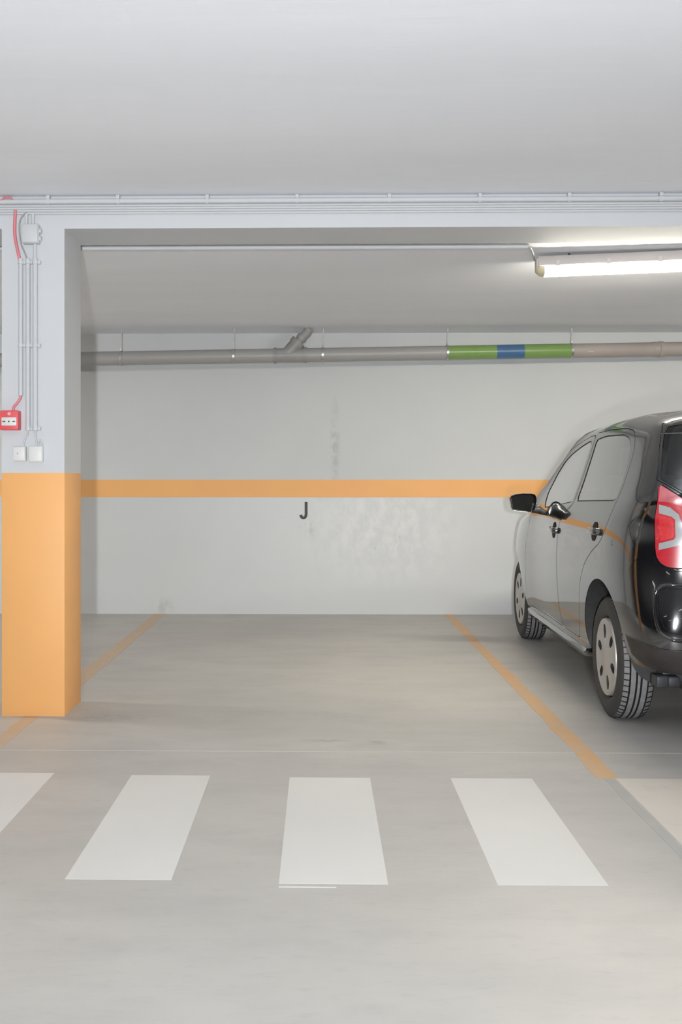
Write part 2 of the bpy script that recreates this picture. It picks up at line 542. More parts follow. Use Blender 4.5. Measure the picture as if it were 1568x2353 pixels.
o = tube_obj('red_cable', smooth_path([(-1.4465, PY0 - .012, 2.408), (-1.450, PY0 - .013, 2.35), (-1.4495, PY0 - .014, 2.29), (-1.438, PY0 - .014, 2.225), (-1.4245, PY0 - .0125, 2.165)]), 0.0075, M['redcable'])
tag(o, 'red cable hanging from the beam conduits into the upper end of a pillar conduit', 'cable')
o = tube_obj('grey_cable', smooth_path([(-1.390, PY0 - .008, 2.398), (-1.405, PY0 - .012, 2.388), (-1.4235, PY0 - .014, 2.36), (-1.4275, PY0 - .014, 2.31), (-1.420, PY0 - .014, 2.25), (-1.402, PY0 - .014, 2.205), (-1.388, PY0 - .0125, 2.165)]), 0.0035, M['greycable'])
tag(o, 'thin grey cable bowing left around the junction box on the pillar', 'cable')
o = tube_obj('red_cable', smooth_path([(-1.4215, PY0 - .0125, 1.535), (-1.4235, PY0 - .0135, 1.515), (-1.437, PY0 - .015, 1.492), (-1.454, PY0 - .016, 1.472), (-1.457, PY0 - .016, 1.452)]), 0.0065, M['redcable'])
tag(o, 'short red cable curving from the conduit end into the red alarm box', 'cable')

al = thing('fire_alarm_box', 'red fire alarm call point with a white panel on the pillar', 'alarm', (-1.4655, PY0, 1.4075))
bm = bmesh.new()
add_box(bm, (-.0435, -.055, -.046), (.0435, 0, .046), 0.005, 3)
bm_obj('box_body', bm, M['red'], al, smooth=True)
pn = box_obj('front_panel', (-.034, -.0575, -.026), (.036, -.054, .013), M['white'], al, bevel=0.003)
pn['label'] = 'white press panel with two arrows and a dot'
bm = bmesh.new()
yv0, yv1 = -.0585, -.0573
zc = -.0065
for s in (-1, 1):
    x = .001 + s * .024
    add_prism(bm, [(x - s * .000, zc - .004), (x + s * .0 - s * .009, zc), (x, zc + .004)], 1, yv0, yv1)
    add_box(bm, (min(x, x + s * .007), yv0, zc - .0014), (max(x, x + s * .007), yv1, zc + .0014))
add_prism(bm, [(.001 + .0038 * math.cos(a), zc + .0038 * math.sin(a)) for a in (2 * PI * i / 14 for i in range(14))], 1, yv0, yv1)
bm_obj('arrow_marks', bm, M['black'], pn)
bm = bmesh.new()
add_prism(bm, [(.002 + .009 * math.cos(a), .030 + .008 * math.sin(a)) for a in (2 * PI * i / 6 for i in range(6))], 1, -.0562, -.0545)
e = bm_obj('emblem', bm, simple('pale_pink_emblem', (0.75, 0.42, 0.40), 0.4), al)
e['label'] = 'small pale emblem'

def switch_box(x0, x1, z0, z1, label, cable, dot=None):
    t = thing('switch_box', label, 'switch box', ((x0 + x1) / 2, PY0, z0), 0, 'white boxes above the orange paint')
    w, h = x1 - x0, z1 - z0
    bm = bmesh.new()
    add_box(bm, (-w / 2, -.032, 0), (w / 2, 0, h), 0.004, 3)
    bm_obj('box_body', bm, M['white'], t, smooth=True)
    box_obj('cover', (-w / 2 + .003, -.036, .003), (w / 2 - .003, -.031, h - .003), M['white'], t, bevel=0.003)
    for cb in cable:
        tube_obj('cable', smooth_path([(p[0] - (x0 + x1) / 2, p[1] - PY0, p[2] - z0) for p in cb], 6), 0.004, M['conduit'], t, seg=10)
    if dot:
        bm = bmesh.new()
        add_prism(bm, [(dot[0] + .0028 * math.cos(a), dot[1] + .0022 * math.sin(a)) for a in (2 * PI * i / 10 for i in range(10))], 1, -.0375, -.0355)
        o = bm_obj('indicator', bm, M['red'], t)
        o['label'] = 'tiny red indicator'


switch_box(-1.4545, -1.394, 1.2145, 1.285, 'white switch box with a tiny red dot, beside a plain white box',
           [[(-1.387, PY0 - .012, 1.365), (-1.390, PY0 - .012, 1.34), (-1.404, PY0 - .014, 1.31), (-1.406, PY0 - .016, 1.28)]], (-.006, .036))
switch_box(-1.380, -1.314, 1.2105, 1.287, 'plain white switch box nearest the pillar corner',
           [[(-1.352, PY0 - .012, 1.365), (-1.351, PY0 - .012, 1.33), (-1.346, PY0 - .014, 1.305), (-1.345, PY0 - .016, 1.28)],
            [(-1.341, PY0 - .008, 1.29), (-1.334, PY0 - .008, 1.313), (-1.326, PY0 - .008, 1.314), (-1.316, PY0 - .008, 1.29)]])

# ------------------------------------------------------------------ drain pipe with hangers
PYP = 8.2
def pz(x):
    return 2.133 + (x + 1.796) * 0.01442


dp = thing('drain_pipe', 'long grey drain pipe under the ceiling along the back wall', 'pipe', (0, PYP, 0))
RP = 0.0556
def pseg(name, xa, xb, mat, r=RP, seg=32):
    return tube_obj(name, [(xa, 0, pz(xa)), (xb, 0, pz(xb))], r, mat, dp, seg)


def px2x(px):
    return -1.796 + (px - 233) / (1500 - 233) * (2.711 + 1.796)


pseg('pipe_section', -9.0, px2x(1035), M['pipe'])
pseg('pipe_section', px2x(1035), 7.9, M['pipe_brown'])['label'] = 'dusty brown end of the pipe'
pseg('marking_band', px2x(1033), px2x(1143), M['green'], RP + .0012)['label'] = 'green marking band'
pseg('marking_band', px2x(1143), px2x(1206), M['blue'], RP + .0014)['label'] = 'blue marking band'
pseg('marking_band', px2x(1206), px2x(1314), M['green'], RP + .0012)['label'] = 'green marking band'
# socket
bm = bmesh.new()
xs = px2x(1520)
add_tube(bm, [(xs - .07, 0, pz(xs - .07)), (xs - .066, 0, pz(xs)), (xs - .02, 0, pz(xs)), (xs - .018, 0, pz(xs)), (xs + .012, 0, pz(xs)), (xs + .014, 0, pz(xs))], 0, 32,
         radii=[RP + .001, RP + .003, RP + .003, RP + .0075, RP + .0075, RP + .001])
bm_obj('socket', bm, M['pipe_brown'], dp, smooth=True)
# wye fitting
xa, xb = px2x(635), px2x(705)
bm = bmesh.new()
add_tube(bm, [(xa, 0, pz(xa)), (xb, 0, pz(xb))], RP + .0022, 32)
for xx in (xa, xb):
    add_tube(bm, [(xx - .012, 0, pz(xx)), (xx + .012, 0, pz(xx))], RP + .008, 32)
p0 = Vector((xa + .09, 0, pz(xa)))
p1 = Vector((px2x(688), -.012, 2.262))
dv = (p1 - p0).normalized()
add_tube(bm, [p0, p1], 0.0555, 28)
add_tube(bm, [p1 - dv * .03, p1 + dv * .012], 0.0615, 28)
wy = bm_obj('wye_fitting', bm, M['fitting'], dp, smooth=True)
bm = bmesh.new()
add_tube(bm, [p1 + dv * .01, p1 + dv * .05, p1 + Vector((.075, 0, .075)), p1 + Vector((.09, 0, ZCB - p1.z - .004))], 0.038, 20, radii=[.04, .04, .038, .038])
add_tube(bm, [p1 + dv * .03, p1 + dv * .055], 0.045, 20)
bm_obj('branch_pipe', bm, M['fitting'], wy, smooth=True)
# pale arrow sticker, on the curve of the pipe
st = []
for (dx, dz) in ((-.022, -.022), (.022, -.022), (-.004, .022)):
    xx = px2x(1356) + dx
    st.append((xx, -math.sqrt((RP + .001) ** 2 - dz * dz), pz(xx) + dz + .002))
sv = st + [(p[0], p[1] - .0014, p[2]) for p in st]
o = mesh_obj('sticker', sv, [(0, 1, 2), (3, 5, 4), (0, 3, 4, 1), (1, 4, 5, 2), (2, 5, 3, 0)], M['sticker'], dp)
o['label'] = 'pale triangular sticker'

HL = ['steel pipe hanger first from the pillar end of the drain pipe', 'steel pipe hanger between the pillar end and the branch of the drain pipe',
      'steel pipe hanger just right of the branch fitting', 'steel pipe hanger where the grey pipe turns green', 'steel pipe hanger where the green band ends above the car']
for px, lb in zip((279, 540, 745, 1031, 1315), HL):
    x = px2x(px)
    h = thing('pipe_hanger', lb, 'pipe hanger', (x, PYP, pz(x)), 0, 'hangers carrying the drain pipe')
    bm = bmesh.new()
    ri, ro = RP + .0019, RP + .0048
    loops = [[bm.verts.new((x, r * math.cos(a), r * math.sin(a))) for a in (2 * PI * q / 40 for q in range(40))] for x, r in ((-.0085, ri), (-.0085, ro), (.0085, ro), (.0085, ri))]
    for q in range(4):
        A, B = loops[q], loops[(q + 1) % 4]
        for w_ in range(40):
            bm.faces.new((A[w_], A[(w_ + 1) % 40], B[(w_ + 1) % 40], B[w_]))
    bm_obj('clamp_ring', bm, M['zinc'], h, smooth=True)
    bm = bmesh.new()
    add_tube(bm, [(0, 0, RP + .0044), (0, 0, RP + .022)], 0.009, 8)
    bm_obj('nut', bm, M['zinc'], h, smooth=True)
    tube_obj('rod', [(0.001, 0, RP + .012), (0.004, 0, ZCB - pz(x) - .0005)], 0.0045, M['zinc'], h, 10)

# ------------------------------------------------------------------ lamps
def lamp(loc, rotz, tilt, L, label, em, rods, group=None, ceil=ZC):
    t = thing('tube_lamp', label, 'lamp', loc, rotz, group)
    t.rotation_euler = (0, tilt, rotz)
    # housing: tray profile in (y,z), extruded along x
    prof = [(-.063, .040), (-.082, .042), (-.082, .050), (-.062, .085), (-.045, .100), (.045, .100), (.062, .085), (.082, .050), (.082, .042), (.063, .040)]
    bm = bmesh.new()
    add_prism(bm, prof, 0, .0, L)
    add_box(bm, (-.012, -.05, .042), (.02, .05, .092), .008, 3)
    add_box(bm, (L - .02, -.05, .042), (L + .012, .05, .092), .008, 3)
    bm_obj('housing', bm, M['lampbody'], t, smooth=True, sharp=30)
    dif = [(-.060, .047), (-.062, .030), (-.050, .008), (-.030, 0), (.030, 0), (.050, .008), (.062, .030), (.060, .047)]
    bm = bmesh.new()
    add_prism(bm, dif, 0, .035, L - .035)
    d = bm_obj('diffuser', bm, em, t, smooth=True, sharp=50)
    d['label'] = 'glowing white diffuser'
    for s in (0, 1):
        bm = bmesh.new()
        a, b = (0.036, -.012) if s == 0 else (L - .036, L + .012)
        A = [bm.verts.new((a, y, z)) for y, z in dif]
        B = [bm.verts.new(((a * .4 + b * .6), y * .98, .005 + z * .93)) for y, z in dif]
        D = [bm.verts.new((b, y * .72, .024 + z * .5)) for y, z in dif]
        for P, Q in ((A, B), (B, D)):
            for i in range(8):
                bm.faces.new((P[i], P[(i + 1) % 8], Q[(i + 1) % 8], Q[i]))
        bm.faces.new(D)
        bm.faces.new(A[::-1])
        e = bm_obj('end_cap', bm, M['lampend'], t, smooth=True, sharp=60)
        e['label'] = 'yellowish end of the lamp cover'
    for xx in np.linspace(.10, L - .10, 5):
        for sy in (-1, 1):
            bm = bmesh.new()
            add_box(bm, (xx - .013, min(sy * .072, sy * .085), .036), (xx + .013, max(sy * .072, sy * .085), .066), .003)
            bm_obj('latch', bm, M['lampbody'], t, smooth=True)
    if not rods:
        for xx in (.2, L - .2):
            box_obj('mounting_plate', (xx - .03, -.03, .098), (xx + .03, .03, ceil - loc[2]), M['zinc'], t)
    for xx in rods:
        z1 = (ceil - loc[2]) + xx * math.sin(tilt)
        tube_obj('hanging_rod', [(xx, 0, .09), (xx, 0, z1 - .0005)], .006, M['steel'], t, 10)
    return t


LX, LYY, LZ = 1.205, 5.55, 2.2525
lr = math.radians(-7.5)
lamp((LX, LYY, LZ), lr, math.radians(-0.6), 1.27, 'lit tube lamp hanging from the bay ceiling above the car', M['dimtube'], (.17, 1.1), ceil=ZCB)
for x, lb in ((-5.5, 'tube lamp in the bay beyond the pillar'), (5.2, 'tube lamp in the bay beyond the black car')):
    lamp((x, 5.55, LZ), 0, 0, 1.27, lb, M['tube'], (.17, 1.1), ceil=ZCB)
o = tube_obj('ceiling_conduit', [(-9.0, 5.30, ZCB - .0145), (1.10, 5.30, ZCB - .0145)], .0125, M['conduit'])
tag(o, 'white conduit along the bay ceiling behind the beam', 'conduit')
o = tube_obj('lamp_cable', smooth_path([(1.088, 5.30, ZCB - .014), (1.118, 5.315, ZCB - .022), (1.165, 5.46, 2.338), (1.187, 5.549, 2.340)]), .005, M['greycable'])
tag(o, 'grey cable from the ceiling conduit to the end of the tube lamp', 'cable')
for i, (x, y) in enumerate(((-5.2, .6), (-1.0, .6), (3.2, .6), (-4.6, -3.6), (-.4, -3.6), (3.8, -3.6), (-4.6, -7.4), (-.4, -7.4), (3.8, -7.4))):
    lamp((x, y, ZC - .101), 0, 0, 1.27, 'tube lamp on the aisle ceiling behind the camera', M['aisletube'], (), 'aisle lamps behind the camera')

# the letter on the back wall ------------------------------------------------
def J():
    u = 0.003676
    cxp, cyp = 700.0, 1173.0
    x0 = -0.1285
    path = [(703.8, 1153.5), (703.8, 1180)]
    for a in np.linspace(0, 168, 12):
        path.append((697.6 + 6.2 * math.cos(math.radians(a)), 1181 + 9.3 * math.sin(math.radians(a))))
    w = 3.3
    L, R = [], []
    for i, p in enumerate(path):
        a, b = path[max(i - 1, 0)], path[min(i + 1, len(path) - 1)]
        d = np.array([b[0] - a[0], b[1] - a[1]])
        d = d / np.linalg.norm(d)
        L.append((p[0] - d[1] * w, p[1] + d[0] * w))
        R.append((p[0] + d[1] * w, p[1] - d[0] * w))
    pts = [(x0 + (p[0] - cxp) * u, 1.115 - (p[1] - 1108) * u) for p in L + R[::-1]]
    bm = bmesh.new()
    n = len(L)
    def ring(y):
        return [bm.verts.new((x, y, z)) for x, z in pts]
    A, B = ring(WY), ring(WY - .003)
    m = len(pts)
    for i in range(m):
        bm.faces.new((A[i], A[(i + 1) % m], B[(i + 1) % m], B[i]))
    for i in range(n - 1):
        bm.faces.new((B[i], B[i + 1], B[m - 2 - i], B[m - 1 - i]))
    o = bm_obj('wall_letter', bm, M['letter'])
    tag(o, 'dark letter J on the back wall just below the orange band', 'letter')


J()

# ------------------------------------------------------------------ the car
def nat_spline(t, y):
    """natural cubic spline through (t, y[...]); returns evaluator"""
    t = np.asarray(t, float)
    y = np.asarray(y, float)
    n = len(t)
    h = np.diff(t)
    A = np.zeros((n, n))
    B = np.zeros_like(y)
    A[0, 0] = A[-1, -1] = 1
    sh = (slice(None),) + (None,) * (y.ndim - 1)
    s = np.diff(y, axis=0) / h[sh]
    for i in range(1, n - 1):
        A[i, i - 1], A[i, i], A[i, i + 1] = h[i - 1], 2 * (h[i - 1] + h[i]), h[i]
        B[i] = 6 * (s[i] - s[i - 1])
    m = np.linalg.solve(A, B.reshape(n, -1)).reshape(y.shape)
    def ev(x):
        x = np.atleast_1d(np.asarray(x, float))
        k = np.clip(np.searchsorted(t, x, side='right') - 1, 0, n - 2)
        hh = h[k][sh]
        a = (t[k + 1] - x)[sh] / hh
        b = (x - t[k])[sh] / hh
        return a * y[k] + b * y[k + 1] + ((a ** 3 - a) * m[k] + (b ** 3 - b) * m[k + 1]) * hh ** 2 / 6
    return ev


# z, front end, rear end, half width
LEV = [(.20, 2.70, -.36, .700), (.24, 2.86, -.47, .752), (.31, 2.945, -.535, .786), (.42, 2.98, -.566, .807), (.56, 2.985, -.566, .818),
       (.70, 2.96, -.553, .820), (.80, 2.89, -.549, .815), (.87, 2.74, -.546, .808), (.925, 2.48, -.542, .797), (.965, 2.24, -.539, .785),
       (1.01, 2.06, -.535, .771), (1.10, 1.90, -.527, .740), (1.20, 1.72, -.517, .708), (1.29, 1.55, -.503, .680), (1.36, 1.41, -.485, .658),
       (1.405, 1.28, -.458, .634), (1.434, 1.15, -.415, .594), (1.452, 1.02, -.34, .530), (1.468, .84, -.19, .430), (1.479, .65, .0, .310), (1.486, .47, .18, .165), (1.489, .36, .29, .03)]


def level_pts(z, yF, yR, W):
    g = min(max((z - .93) / .12, 0), 1)           # 0 body, 1 greenhouse
    g = g * g * (3 - 2 * g)
    top = min(max((z - 1.40) / .085, 0), 1)       # 1 at the very top of the roof
    L = yF - yR
    fb = [(0, yF), (.32 * W, yF - .022), (.62 * W, yF - .09), (.85 * W, yF - .24), (.972 * W, yF - .48), (W - .001, 1.72)]
    if z > .78:
        k = (z - .78) / .15
        fb[5] = (W - .006, 1.72 - 0.0 * k)
        fb[4] = (.975 * W, max(yF - .48, 1.82))
        fb[3] = (.87 * W, max(yF - .22, 1.86))
    fg = [(0, yF), (.33 * W, yF - .016), (.64 * W, yF - .055), (.87 * W, yF - .12), (.972 * W, yF - .20), (W - .003, yF - .33)]
    f = [(a[0] * (1 - g) + b[0] * g, a[1] * (1 - g) + b[1] * g) for a, b in zip(fb, fg)]
    s = W / .82
    ru = [(W - .004, .05), (W - .016, yR + .33), (W - .060, yR + .165), (.684 * s, yR + .090), (.43 * s, yR + .022), (0, yR)]
    rl = [(W - .006, .05), (W - .018, yR + .32), (W - .052, yR + .135), (.704 * s, yR + .060), (.42 * s, yR + .014), (0, yR)]
    q = min(max((z - .45) / .30, 0), 1)
    rb = [(a[0] * (1 - q) + b[0] * q, a[1] * (1 - q) + b[1] * q) for a, b in zip(rl, ru)]
    rg = [(W - .005, .05), (W - .013, yR + .30), (W - .036, yR + .150), (W - .086, yR + .070), (.43 * s, yR + .018), (0, yR)]
    r = [(a[0] * (1 - g) + b[0] * g, a[1] * (1 - g) + b[1] * g) for a, b in zip(rb, rg)]
    if top > 0:                                     # ellipse closing the roof
        e = []
        for k in range(14):
            a = PI * k / 13
            e.append((W * math.sin(a), (yF + yR) / 2 + L / 2 * math.cos(a)))
        y5, y8 = f[5][1], r[0][1]
        base = f + [(W, y5 + (y8 - y5) / 3), (W, y5 + (y8 - y5) * 2 / 3)] + r
        w = top ** 0.7
        return [(b[0] * (1 - w) + c[0] * w, b[1] * (1 - w) + c[1] * w) for b, c in zip(base, e)]
    y5, y8 = f[5][1], r[0][1]
    return f + [(W, y5 + (y8 - y5) / 3), (W, y5 + (y8 - y5) * 2 / 3)] + r


CP = np.array([level_pts(*l) for l in LEV])                # levels x 14 x 2
TT = np.concatenate([[0], np.cumsum([math.hypot(b[0] - a[0], b[3] - a[3]) for a, b in zip(LEV, LEV[1:])])])
ref = CP[5]
UU = np.concatenate([[0], np.cumsum(np.hypot(*(ref[1:] - ref[:-1]).T))])
zev = nat_spline(TT, np.array([l[0] for l in LEV]))
cev = nat_spline(TT, CP)
UMAX, TMAX = UU[-1], TT[-1]


def S(u, t):
    """points of the left half of the body skin, u,t arrays"""
    u = np.atleast_1d(u).astype(float)
    t = np.atleast_1d(t).astype(float)
    cp = cev(t)                                            # n x 14 x 2
    n = len(UU)
    h = np.diff(UU)
    s = np.diff(cp, axis=1) / h[None, :, None]
    rhs = np.zeros_like(cp)
    rhs[:, 1:-1] = 6 * (s[:, 1:] - s[:, :-1])
    # ends: symmetry plane -> dy/du = 0 at both ends, x natural
    m = np.zeros_like(cp)
    m[:, :, 0] = rhs[:, :, 0] @ S.inv_nat.T
    r = rhs[:, :, 1].copy()
    r[:, 0] = 6 * s[:, 0, 1]
    r[:, -1] = -6 * s[:, -1, 1]
    m[:, :, 1] = r @ S.inv_clamp.T
    k = np.clip(np.searchsorted(UU, u, side='right') - 1, 0, n - 2)
    i = np.arange(len(u))
    hh = h[k]
    a = ((UU[k + 1] - u) / hh)[:, None]
    b = ((u - UU[k]) / hh)[:, None]
    xy = a * cp[i, k] + b * cp[i, k + 1] + ((a ** 3 - a) * m[i, k] + (b ** 3 - b) * m[i, k + 1]) * (hh ** 2)[:, None] / 6
    return np.stack([-xy[:, 0], xy[:, 1], zev(t)], 1)


def _mats():
    n = len(UU)
    h = np.diff(UU)
    A = np.zeros((n, n))
    for i in range(1, n - 1):
        A[i, i - 1], A[i, i], A[i, i + 1] = h[i - 1], 2 * (h[i - 1] + h[i]), h[i]
    N = A.copy()
    N[0, 0] = N[-1, -1] = 1
    K = A.copy()
    K[0, 0], K[0, 1] = 2 * h[0], h[0]
    K[-1, -1], K[-1, -2] = 2 * h[-1], h[-1]
    S.inv_nat, S.inv_clamp = np.linalg.inv(N), np.linalg.inv(K)


_mats()


def SN(u, t):
    e = 2e-3
    u = np.clip(u, e, UMAX - e)
    t = np.clip(t, e, TMAX - e)
    du = S(u + e, t) - S(u - e, t)
    dt = S(u, t + e) - S(u, t - e)
    n = np.cross(du, dt)
    n /= np.maximum(np.linalg.norm(n, axis=1), 1e-9)[:, None]
    # outward: x negative on this side; flip by sign against the centre line
    p = S(u, t)
    c = p - np.array([0, 1.2, .75])
    flip = (n * c).sum(1) < 0
    n[flip] *= -1
    return n


ZT = np.linspace(0, TMAX, 3000)
ZZ = zev(ZT)
ZZ = np.maximum.accumulate(ZZ)


def t_of_z(z):
    return np.interp(z, ZZ, ZT)


USAMP = np.linspace(0, UMAX, 900)


def sp(y, z):
    """side view point -> (u,t)"""
    t = float(t_of_z(z))
    P = S(USAMP, np.full(900, t))
    yy = P[:, 1]
    return (float(np.interp(-y, -yy, USAMP)), t)


def rp(x, z):
    """rear view point (x<0 left) -> (u,t)"""
    t = float(t_of_z(z))
    k = USAMP > UU[7]
    P = S(USAMP[k], np.full(k.sum(), t))
    xx = -P[:, 0]
    o = np.argmax(xx)
    return (float(np.interp(x, -xx[o:], USAMP[k][o:])), t)


def fp(x, z):
    t = float(t_of_z(z))
    k = USAMP < UU[7]
    P = S(USAMP[k], np.full(k.sum(), t))
    return (float(np.interp(-x, -P[:, 0], USAMP[k])), t)


def dense(poly, fn, step=0.025, rnd=0):
    pts = [np.array(p, float) for p in poly]
    for _ in range(rnd):                     # corner rounding
        q = []
        for i, p in enumerate(pts):
            a, b = pts[i - 1], pts[(i + 1) % len(pts)]
            for v in (a, b):
                d = v - p
                L = np.linalg.norm(d)
                q.append(p + d / max(L, 1e-9) * min(.022 if _ == 0 else .006, L * .3))
        pts = q
    out = []
    n = len(pts)
    for i in range(n):
        a, b = pts[i], pts[(i + 1) % n]
        k = max(1, int(np.linalg.norm(b - a) / step))
        for j in range(k):
            out.append(fn(*(a + (b - a) * j / k)))
    res = []
    for p in out:
        if not res or math.hypot(p[0] - res[-1][0], p[1] - res[-1][1]) > 1e-4:
            res.append(p)
    if math.hypot(res[0][0] - res[-1][0], res[0][1] - res[-1][1]) < 1e-4:
        res.pop()
    return res


def area(p):
    return sum(p[i - 1][0] * p[i][1] - p[i][0] * p[i - 1][1] for i in range(len(p))) / 2


def inset(p, d):
    s = 1 if area(p) > 0 else -1
    out = []
    n = len(p)
    for i in range(n):
        a, b, c = np.array(p[i - 1]), np.array(p[i]), np.array(p[(i + 1) % n])
        e1, e2 = b - a, c - b
        n1 = np.array([-e1[1], e1[0]]) / max(np.linalg.norm(e1), 1e-9)
        n2 = np.array([-e2[1], e2[0]]) / max(np.linalg.norm(e2), 1e-9)
        m = n1 + n2
        m /= max(np.linalg.norm(m), 1e-6)
        k = d / max(.5, float(m @ n1))
        out.append(tuple(b + s * m * k))
    return out


def inside(pts, poly):
    x, y = pts[:, 0], pts[:, 1]
    r = np.zeros(len(pts), bool)
    p = np.array(poly)
    q = np.roll(p, -1, axis=0)
    for (x0, y0), (x1, y1) in zip(p, q):
        c = (y0 > y) != (y1 > y)
        with np.errstate(divide='ignore', invalid='ignore'):
            r ^= c & (x < (x1 - x0) * (y - y0) / (y1 - y0 if y1 != y0 else 1e-12) + x0)
    return r


def arch(cy, cz, ry, rz, zlow):
    pts = []
    a0 = math.asin(min(1, (cz - zlow) / rz))
    for a in np.linspace(-a0, PI + a0, 40):
        pts.append((cy + ry * math.cos(a), cz + rz * math.sin(a)))
    return pts


AX = 2.407
RA = arch(0.02, .300, .345, .352, .215)
FA = arch(AX + .02, .300, .345, .345, .215)
FDOOR = [(1.80, .955), (1.88, .90), (1.90, .85), (1.945, .62), (1.985, .45), (2.02, .33), (1.99, .285), (1.10, .285), (.985, .285), (.972, .33), (.972, .80), (.962, .88), (.93, .922), (.825, .972), (.752, .995),
         (.738, 1.05), (.730, 1.20), (.727, 1.375), (.85, 1.374), (1.02, 1.352), (1.20, 1.322), (1.36, 1.283), (1.49, 1.205), (1.60, 1.115), (1.70, 1.03)]
RDOOR = [(.962, .80), (.962, .33), (.95, .285), (.58, .285), (.545, .30), (.50, .36), (.445, .46), (.415, .56), (.37, .635), (.28, .715), (.16, .775), (.05, .815), (-.02, .86), (-.05, .92), (-.075, 1.0),
         (-.100, 1.06), (-.108, 1.15), (-.10, 1.25), (-.06, 1.32), (.0, 1.362), (.13, 1.380), (.46, 1.389), (.717, 1.384), (.720, 1.20), (.728, 1.05), (.738, .998), (.82, .965), (.92, .915), (.952, .88)]
FWIN = [(1.52, .953), (1.555, 1.01), (1.552, 1.06), (1.47, 1.155), (1.345, 1.24), (1.20, 1.288), (1.0, 1.325), (.85, 1.344), (.775, 1.347), (.775, 1.20), (.780, 1.005), (1.1, .980)]
RWIN = [(.685, 1.010), (.680, 1.20), (.678, 1.350), (.46, 1.360), (.14, 1.350), (.03, 1.328), (-.03, 1.275), (-.062, 1.20), (-.072, 1.11), (-.068, 1.045), (-.045, 1.026)]
TLAMP = [(-.684, 1.115), (-.646, 1.082), (-.602, 1.05), (-.53, .99), (-.49, .93), (-.48, .80), (-.50, .757), (-.61, .744), (-.65, .746), (-.678, .756), (-.697, .78), (-.705, .815), (-.702, .92), (-.698, 1.015)]
TBAND = [(-.688, 1.020), (-.650, 1.008), (-.615, .978), (-.600, .935), (-.598, .850), (-.640, .838), (-.690, .823), (-.688, .852), (-.635, .868), (-.627, .880), (-.627, .955), (-.640, .968), (-.686, .982)]
TINNER = [(-.684, .972), (-.642, .960), (-.634, .950), (-.634, .884), (-.642, .876), (-.684, .862)]
TUPPER = [(-.678, 1.102), (-.642, 1.072), (-.60, 1.042), (-.54, .992), (-.60, 1.008), (-.645, 1.028), (-.690, 1.032)]
TGATE_L = [(0, .70), (-.46, .70), (-.475, .735), (-.472, .80), (-.482, .935), (-.522, .998), (-.600, 1.058), (-.644, 1.090), (-.688, 1.124), (-.668, 1.225), (-.649, 1.321), (-.630, 1.376), (-.56, 1.395), (0, 1.40)]
RWIN_L = [(0, 1.0), (-.515, 1.008), (-.595, 1.067), (-.640, 1.098), (-.676, 1.128), (-.660, 1.225), (-.641, 1.318), (-.620, 1.360), (-.55, 1.371), (0, 1.375)]
BPANEL = [(0, .663), (-.61, .663), (-.67, .661), (-.688, .650), (-.695, .63), (-.697, .60), (-.696, .565), (-.691, .524), (-.681, .496), (-.657, .477), (-.61, .466), (0, .455)]


def bumper_poly():
    side = [sp(-.30, .52), sp(-.312, .58), sp(-.338, .66), sp(-.355, .735), sp(-.390, .780), sp(-.420, .797)]
    rear = [rp(-.6975, .820), rp(-.697, .79), rp(-.688, .765), rp(-.668, .744), rp(-.64, .735), rp(-.48, .74), rp(-.45, .692), rp(-.2, .692), rp(0.0, .692)]
    low = [rp(0, .40), rp(-.3, .40), rp(-.55, .40), rp(-.68, .405), sp(-.47, .42), sp(-.40, .435), sp(-.325, .44)]
    pts = side + rear + low
    out = []
    for i in range(len(pts)):
        a, b = np.array(pts[i]), np.array(pts[(i + 1) % len(pts)])
        k = max(1, int(np.linalg.norm(b - a) / .03))
        for j in range(k):
            out.append(tuple(a + (b - a) * j / k))
    return out


def valance_poly():
    top = [rp(0, .396), rp(-.3, .396), rp(-.55, .396), rp(-.68, .401), sp(-.47, .416), sp(-.40, .431), sp(-.33, .436)]
    low = [sp(-.36, .36), sp(-.42, .325), sp(-.47, .30), rp(-.6, .275), rp(-.3, .262), rp(0, .26)]
    pts = top + low
    out = []
    for i in range(len(pts)):
        a, b = np.array(pts[i]), np.array(pts[(i + 1) % len(pts)])
        k = max(1, int(np.linalg.norm(b - a) / .03))
        for j in range(k):
            out.append(tuple(a + (b - a) * j / k))
    return out


def snap(p):
    return [(UMAX if u > UMAX - .0065 else (0.0 if u < .0065 else u), t) for u, t in p]


def edge0(poly, fn):          # keep polygons that meet the symmetry plane just short of it
    q = dense([(p[0] if p[0] != 0 else -.0004, p[1]) for p in poly], fn)
    return snap(q)


REG = []     # (name, outer polygon, inner polygon)
def region(name, poly, gap):
    REG.append((name, snap(poly), snap(inset(poly, gap)) if gap else None))


def inward(p, d):
    return [(x + d if x < -.45 else x, z) for x, z in p]


TLAMP, TBAND, TINNER, TUPPER = (inward(p, .0125) for p in (TLAMP, TBAND, TINNER, TUPPER))
TGATE_L, RWIN_L, BPANEL = inward(TGATE_L, .0125), inward(RWIN_L, .0125), inward(BPANEL, .007)


def cut_poly():
    pts = [sp(-.312, .37), sp(-.335, .345), sp(-.362, .318), sp(-.42, .307), rp(-.673, .301), rp(-.6, .292), rp(-.3, .287), rp(-.0004, .285), (UMAX - .0004, .0004), (sp(-.24, .205)[0], .0004)]
    out = []
    for i in range(len(pts)):
        a, b = np.array(pts[i]), np.array(pts[(i + 1) % len(pts)])
        k = max(1, int(np.linalg.norm(b - a) / .03))
        for j in range(k):
            out.append(tuple(a + (b - a) * j / k))
    return out


